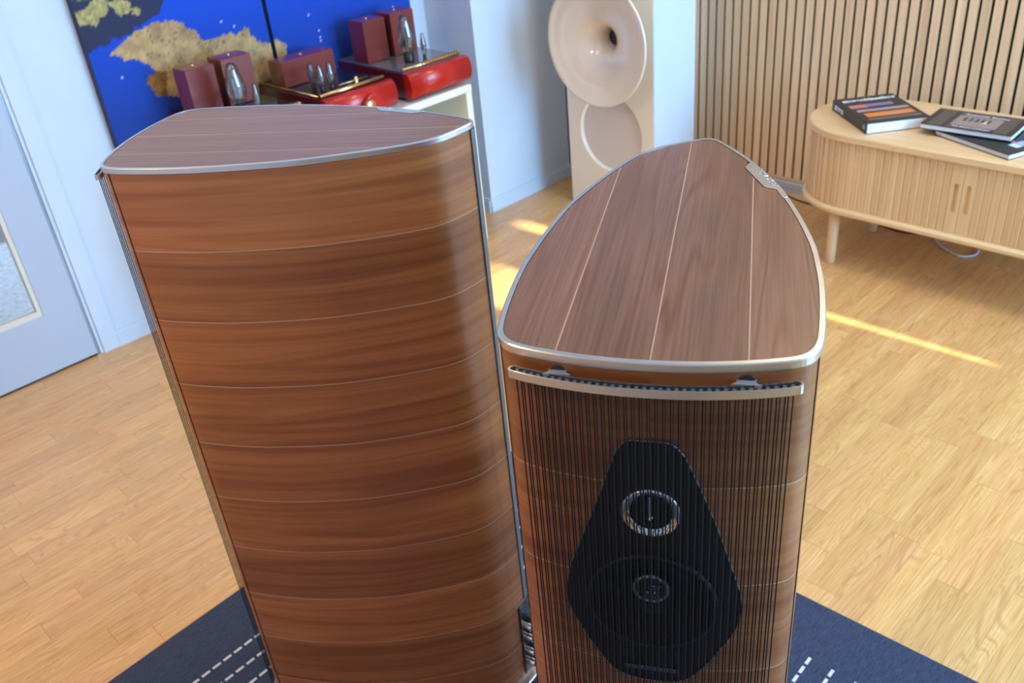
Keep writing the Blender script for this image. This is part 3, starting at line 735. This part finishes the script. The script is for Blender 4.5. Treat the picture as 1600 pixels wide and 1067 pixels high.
pre = thing('preamplifier', 'middle red tube preamplifier with round brass knob and three small glowing-free tubes', 'amplifier', rp(1.619, 2.607, 0), A)
pre['label'] = 'middle red tube preamplifier with round brass knob and three small tubes'
amp_chassis(pre, .277, .392, 'darkglass')
mb = MB(); mb.tube([(.002, .004, GZ+.004), (.272, .004, GZ+.004)], .007, 10); mb.tube([(.002, .012, GZ+.003), (.002, .38, GZ+.003)], .0035, 8); mb.build('brass_rail', MT['gold'], pre)
mb = MB(); mb.tube([(.120, .062, GZ+.004), (.245, .062, GZ+.004)], .0035, 8); mb.build('inner_rail', MT['gold'], pre)
tbox(pre, .010, .226, .218, .305, .840)
for x, y in ((.052, .108), (.055, .060), (.092, .055)): bulb(pre, x, y, .0135, .092, 'small_tube')
mb = MB(); mb.lathe([(.007, GZ), (.007, GZ+.028), (.004, GZ+.030)], (.168, .020, 0), n=14, cap1=True); mb.build('toggle', MT['gold'], pre)
mb = MB(); mb.lathe([(.034, -.050), (.034, -.056), (.030, -.058)], (.175, 0, .695), 'y', 28, cap1=True); mb.build('knob_collar', MT['cherry'], pre)
mb = MB(); mb.lathe([(.020, -.056), (.020, -.072), (.017, -.076), (.0005, -.076)], (.150, 0, .695), 'y', 28); kn = mb.build('volume_knob', MT['gold'], pre)

# ------------------------------------------------------------------ horn loudspeaker
hs = thing('horn_speaker', 'tall cream horn loudspeaker with round glossy horn beside the white pillar', 'loudspeaker', rp(2.74, 2.085, 0), A)
# local: x depth (0 front .. .26 back), y 0..0.44
HZ = 1.50; RC = (.217, .347, .160)
bm = MB(); n = 64
outer = [(0, 0), (.442, 0), (.442, HZ), (0, HZ)]
bmx = bmesh.new()
ov = [bmx.verts.new((0, p[0], p[1]+.012)) for p in outer]; iv = [bmx.verts.new((0, RC[0]+RC[2]*math.cos(2*PI*i/n), RC[1]+RC[2]*math.sin(2*PI*i/n))) for i in range(n)]
ed = [bmx.edges.new((ov[i], ov[(i+1) % 4])) for i in range(4)]+[bmx.edges.new((iv[i], iv[(i+1) % n])) for i in range(n)]
bmesh.ops.triangle_fill(bmx, edges=ed, use_beauty=True)
bv = [bmx.verts.new((.012, RC[0]+(RC[2]-.007)*math.cos(2*PI*i/n), RC[1]+(RC[2]-.007)*math.sin(2*PI*i/n))) for i in range(n)]
for i in range(n): bmx.faces.new((iv[i], iv[(i+1) % n], bv[(i+1) % n], bv[i]))
kv = [bmx.verts.new((.262, p[0], p[1]+.012)) for p in outer]
for i in range(4): bmx.faces.new((ov[i], ov[(i+1) % 4], kv[(i+1) % 4], kv[i]))
bmx.faces.new(kv); bmesh.ops.recalc_face_normals(bmx, faces=bmx.faces)
me = bpy.data.meshes.new('cabinet'); bmx.to_mesh(me); bmx.free(); me.materials.append(MT['cream']); link(me, 'cabinet', hs)
mb = MB(); mb.lathe([(.0005, .0118), (RC[2]-.006, .0118)], (0, RC[0], RC[1]), 'x', 48); mb.build('woofer_cover', MT['recess'], hs)
HC_ = (.177, .735)
prof = [(.030, .012), (.0305, -.004), (.034, -.022), (.043, -.044), (.060, -.064), (.085, -.080), (.120, -.094), (.160, -.106), (.200, -.115), (.226, -.120), (.233, -.124), (.237, -.122), (.238, -.117), (.232, -.111), (.160, -.098), (.100, -.078), (.055, -.035), (.045, 0)]
mb = MB(); mb.lathe(prof, (0, HC_[0], HC_[1]), 'x', 72); mb.build('horn', MT['horn'], hs)
mb = MB(); mb.lathe([(.0005, -.0005), (.031, -.0005)], (0, HC_[0], HC_[1]), 'x', 24); mb.build('horn_throat', MT['black'], hs)
mb = MB(); mb.box(0, .262, 0, .442, 0.0, .011); mb.build('base', MT['black'], hs)
mb = MB(); mb.box(.0015, .2625, -.0030, -.0004, .013, HZ+.010, .0006); mb.build('side_panel', MT['wall'], hs)['label'] = 'added sheet, tinted for the bluish window light on the cabinet side'  # extra sheet over the cream side; its blue tint stands in for window light

# ------------------------------------------------------------------ tambour sideboard
SB = thing('sideboard', 'light oak sideboard with rounded ends and slatted tambour doors against the slat wall', 'sideboard', rp(2.995, .932, 0), A)
# local: x across depth (-.225 front .. .225 back), y along (+y = left in the photo)
def stadium(r, hl, n=20):
    P = []
    for i in range(n+1): a_ = PI*i/n; P.append((r*math.cos(a_), hl-.225+r*math.sin(a_)))
    for i in range(n+1): a_ = PI+PI*i/n; P.append((r*math.cos(a_), -(hl-.225)+r*math.sin(a_)))
    return P
HL = .613
def stpiece(r, z0, z1, nm, b=.004):
    mb = MB(); mb.loft([[(x, y, z) for x, y in stadium(rr, HL)] for rr, z in ((r-b, z0), (r, z0+b), (r, z1-b), (r-b, z1))], False, True, True, True)
    return mb.build(nm, MT['lightoak'], SB, uvf=uvbox('y'))
stpiece(.225, .474, .500, 'top'); stpiece(.229, .216, .240, 'bottom_panel', .007)
mb = MB(); mb.prism(stadium(.207, HL), .2405, .4735, True); mb.build('carcass', MT['lightoak'], SB, uvf=uvbox('z'))
# tambour slats follow the perimeter
def perim(s, r=.207):
    # s = 0 at the middle of the front; positive towards +y (left); returns point, heading
    hl = HL-.225
    if abs(s) <= hl: return (-r, s), 0.0
    a_ = (abs(s)-hl)/r; sg = 1 if s > 0 else -1
    return (-r*math.cos(a_), sg*(hl+r*math.sin(a_))), -sg*a_
def wedge(w_): 
    mb = MB(); h0, h1 = .2405, .4735; t0, t1 = .0075, .0030
    P = [(0, -w_/2+.0007), (0, w_/2-.0007), (-.0040, w_/2-.0007), (-.0068, -w_/2+.0030), (-.0062, -w_/2+.0007)]
    mb.prism(P[::-1], h0, h1); return mb
sm_ = wedge(.0243).mesh('tambour_slat', MT['lightoak'], uvbox('z'))
for sgn in (1, -1):
    s = .0385+.0245/2
    while s < (HL-.225)+.207*PI*0.93:
        p, hd_ = perim(s*sgn)
        o = link(sm_, 'tambour_slat', SB, (p[0], p[1], 0), hd_); s += .0245
# the two wider pull slats with their slots
def pull(y0, y1, yc):
    bmx = bmesh.new(); X = -.2145; z0, z1 = .2405, .4735
    ov = [bmx.verts.new((X, a_, b_)) for a_, b_ in ((y0, z0), (y1, z0), (y1, z1), (y0, z1))]
    r, za, zb = .0066, .318, .402; sl = []
    for i in range(9): a_ = PI*i/8; sl.append((yc+r*math.cos(a_), zb+r*math.sin(a_)))
    for i in range(9): a_ = PI+PI*i/8; sl.append((yc+r*math.cos(a_), za+r*math.sin(a_)))
    iv = [bmx.verts.new((X, *p)) for p in sl]; n = len(sl)
    ed = [bmx.edges.new((ov[i], ov[(i+1) % 4])) for i in range(4)]+[bmx.edges.new((iv[i], iv[(i+1) % n])) for i in range(n)]
    bmesh.ops.triangle_fill(bmx, edges=ed)
    bk = [bmx.verts.new((X+.0070, *p)) for p in sl]
    for i in range(n): bmx.faces.new((iv[i], iv[(i+1) % n], bk[(i+1) % n], bk[i]))
    bmx.faces.new(bk)
    kv = [bmx.verts.new((-.207, v.co.y, v.co.z)) for v in ov]
    for i in range(4): bmx.faces.new((ov[i], ov[(i+1) % 4], kv[(i+1) % 4], kv[i]))
    bmesh.ops.recalc_face_normals(bmx, faces=bmx.faces)
    me = bpy.data.meshes.new('pull_slat'); bmx.to_mesh(me); bmx.free(); me.materials.append(MT['lightoak'])
    uvl = me.uv_layers.new(name='UVMap')
    for p in me.polygons:
        for li in p.loop_indices: co = me.vertices[me.loops[li].vertex_index].co; uvl.data[li].uv = (co.z, co.y)
    link(me, 'pull_slat', SB)
pull(.0006, .0380, .0185); pull(-.0380, -.0006, -.0195)
for x in (-.160, .168):
    for y in (-.43, .43):
        mb = MB(); tx = -.0 if x < 0 else 0; mb.lathe([(.0165, .0), (.0175, .002), (.0195, .2155)], (0, 0, 0), n=20, cap0=True, cap1=True)
        mb.build('leg', MT['lightoak'], SB, (x, y, 0.0004), uvf=uvbox('z'))

# books on the sideboard
def book(label, x, y, z, ang, w_, l_, h, spine, cover, draw=None, tilt=None):
    o = thing('book', label, 'book', rp(x, y, z), A+ang, 'books on the sideboard')
    if tilt: o.rotation_euler = (tilt[0], tilt[1], A+ang)
    t = .0022
    mb = MB(); mb.box(0, w_, 0, l_, 0, t, .0004); mb.box(0, w_, 0, l_, h-t, h, .0004)
    if spine == 'x0': mb.box(-.001, t, 0, l_, 0, h, .0004)
    else: mb.box(0, w_, l_-t, l_+.001, 0, h, .0004)
    mb.build('cover', MT[cover], o)
    mb = MB(); e = .003
    if spine == 'x0': mb.box(t, w_-e, e*.6, l_-e*.6, t, h-t)
    else: mb.box(e*.6, w_-e*.6, e, l_-t, t, h-t)
    mb.build('pages', MT['paper'], o)
    if draw: draw(o, w_, l_, h)
    return o
def flat(o, nm, pts, z, mat, dz=.0003):
    mb = MB(); mb.prism(pts, z, z+dz); return mb.build(nm, mat, o)
CO = {}
def cm(name, c, r=.4):
    if name not in CO: CO[name] = plain('print_'+name, c, r)
    return CO[name]
# book 1: corners (room X,Y): front-left spine corner (2.813,1.273); spine runs to (2.990,1.486)
def art1(o, w_, l_, h):
    # local: x = from spine to fore edge, y = along spine from near corner (0) to the far one
    f = lambda nm, x0, x1, y0, y1, c, sh=0: flat(o, nm, [(x0, y0), (x1, y0+sh), (x1, y1+sh), (x0, y1)], h, cm(nm+'_colour', c))
    f('orange_car_print', .030, w_-.018, .060, .100, srgb(226, 128, 52)); f('pink_glass_print', .055, w_-.030, .068, .078, srgb(210, 150, 130)).location.z = .0003
    f('grey_stripe_print', .022, w_-.012, .030, .046, srgb(110, 108, 92)); f('mauve_stripe_print', .022, w_-.014, .118, .138, srgb(176, 158, 166))
    f('pink_panel_print', .016, .075, .160, .192, srgb(196, 128, 118)); f('violet_panel_print', .075, w_-.045, .166, .192, srgb(128, 122, 172))
    textmesh('stereoklassiker', .036, 'cover_title', MT['white'], o, (w_/2+.005, l_-.036, h+.0004), (0, 0, 0), sx=.86, offset=.0012)
    textmesh('stereo', .030, 'spine_title', MT['white'], o, (-.0013, l_-.055, h/2), (PI/2, 0, -PI/2), sx=.9, offset=.001)
    textmesh('G', .018, 'spine_mark', MT['white'], o, (-.0013, .02, h/2), (PI/2, 0, -PI/2))
# spine direction heading from near corner to far: vector (0.177,0.213) room -> angle
sa = math.atan2(.213, .177)
book('thick black book with orange and pink cover picture, left of the three on the sideboard', 2.813, 1.273, .5002, sa-PI/2, .213, .277, .036, 'x0', 'bookblack', art1)
def art3(o, w_, l_, h):
    for q, (a_, b_, c, d_) in enumerate(((.150, .175, .085, .012), (.180, .160, .11, .02), (.215, .12, .05, .035), (.236, .150, .07, .03))):
        pass
    for nm, x0, x1, y0, y1, c in (('pale_blue_print', .145, .172, .055, .130, srgb(150, 160, 185)), ('white_print', .172, .184, .060, .110, srgb(210, 216, 230)), ('pink_print', .150, .205, .128, .140, srgb(190, 150, 140)), ('blue_print', .168, .205, .160, .215, srgb(150, 178, 225)), ('pale_print', .120, .160, .165, .205, srgb(206, 222, 248))):
        flat(o, nm, [(x0, y0), (x1, y0), (x1, y1), (x0, y1)], h, cm(nm, c))
# book 3 (lowest right): near-left corner (2.912,1.092), long edge to (2.803,.826)
a3 = math.atan2(.826-1.092, 2.803-2.912)
book('black book with small pale pictures lying under the grey striped book', 2.912, 1.092, .5002, a3, .287, .21, .017, 'top', 'bookblack', None)
b3 = bpy.data.objects[[o.name for o in bpy.data.objects if o.get('label', '').startswith('black book with small')][0]]
for nm, x0, x1, y0, y1, c in (('pale_blue_print', .120, .165, .098, .110, srgb(150, 160, 185)), ('white_print', .166, .182, .092, .108, srgb(214, 220, 235)), ('pink_print', .178, .222, .088, .100, srgb(190, 150, 140)), ('blue_print', .225, .262, .088, .122, srgb(160, 188, 232)), ('pale_print', .225, .258, .062, .086, srgb(210, 226, 250))):
    flat(b3, nm, [(x0, y0), (x1, y0), (x1, y1), (x0, y1)], .017, cm(nm, c))
# book 2 (grey striped) resting on books 3 and 1
def art2(o, w_, l_, h):
    for y0, y1 in ((.018, .062), (.075, w_-.075), (w_-.058, w_-.018)):
        flat(o, 'grey_band', [(y0, .002), (y1, .002), (y1, l_-.002), (y0, l_-.002)], h, MT['bookgrey'])
    x0, x1 = .082, w_-.060
    flat(o, 'photo_print', [(x0, .030), (x1, .030), (x1, l_-.045), (x0, l_-.045)], h+.0003, cm('mauve_photo', srgb(150, 134, 130)))
    for q in range(5): flat(o, 'dark_detail', [(x0+.02+q*.018, .078), (x0+.030+q*.018, .078), (x0+.030+q*.018, .112), (x0+.02+q*.018, .112)], h+.0006, cm('slate', srgb(70, 74, 88)))
    flat(o, 'bright_detail', [(x1-.055, .070), (x1-.040, .070), (x1-.040, .098), (x1-.055, .098)], h+.0006, cm('pale_cream', srgb(214, 206, 200)))
    textmesh('Acoustic Studio', .022, 'cover_title', MT['white'], o, ((x0+x1)/2+.01, l_-.030, h+.0006), (0, 0, 0), sx=.95)
    textmesh('The Sound Collection', .014, 'cover_subtitle', MT['white'], o, ((x0+x1)/2, .018, h+.0006), (0, 0, 0), sx=.95)
a2_ = math.atan2(.860-1.140, 2.902-2.890)
# near long edge runs from (2.890,1.140) to (2.902,.860)
book('grey striped book with a mauve cover photograph, lying across the others', 2.893, 1.135, .5205, a2_, .276, .172, .018, 'top', 'bookblack', art2)

# ------------------------------------------------------------------ cables under the sideboard
def cable(nm, pts, r, mat, label):
    P = []
    Q = [pts[0]]+pts+[pts[-1]]
    for i in range(1, len(Q)-2):
        p0, p1, p2, p3 = Q[i-1], Q[i], Q[i+1], Q[i+2]
        for j in range(8):
            t = j/8; P.append(tuple(0.5*((2*p1[a])+(-p0[a]+p2[a])*t+(2*p0[a]-5*p1[a]+4*p2[a]-p3[a])*t*t+(-p0[a]+3*p1[a]-3*p2[a]+p3[a])*t**3) for a in range(3)))
    P.append(pts[-1]); mb = MB(); mb.tube([rp(*p) for p in P], r, 8); return tag(mb.build(nm, mat), label, 'cable')
cable('power_cable', [(3.30, 1.17, .0052), (3.25, 1.155, .0052), (3.18, 1.12, .0052), (3.135, 1.06, .0052), (3.118, 1.01, .0052), (3.15, .975, .0052), (3.21, .985, .0052), (3.27, 1.03, .0052)], .0045, MT['cable'], 'white cable curving out on the floor under the sideboard')
cable('power_cable', [(3.30, 1.95, .0035), (3.283, 1.81, .0035), (3.255, 1.70, .0035), (3.25, 1.5, .0035), (3.20, 1.30, .0035), (3.215, 1.215, .0035), (3.27, 1.20, .0035), (3.31, 1.22, .0035)], .003, MT['black'], 'thin black cable along the slat wall running under the sideboard')

# invented housings above the added warm fill lights
for (x, y, p, c_), lb in zip(WARM_FILLS, ('added square fill lamp above the sideboard side of the room', 'added square fill lamp above the red amplifiers', 'added square fill lamp above the glass door side of the room')):
    t = thing('added_fill_lamp', lb, 'lamp', rp(x, y, ZC), A, 'added square fill lamps')
    mb = MB(); mb.box(-.37, .37, -.37, .37, -.045, -.001, .004); mb.build('housing', MT['ceil'], t)
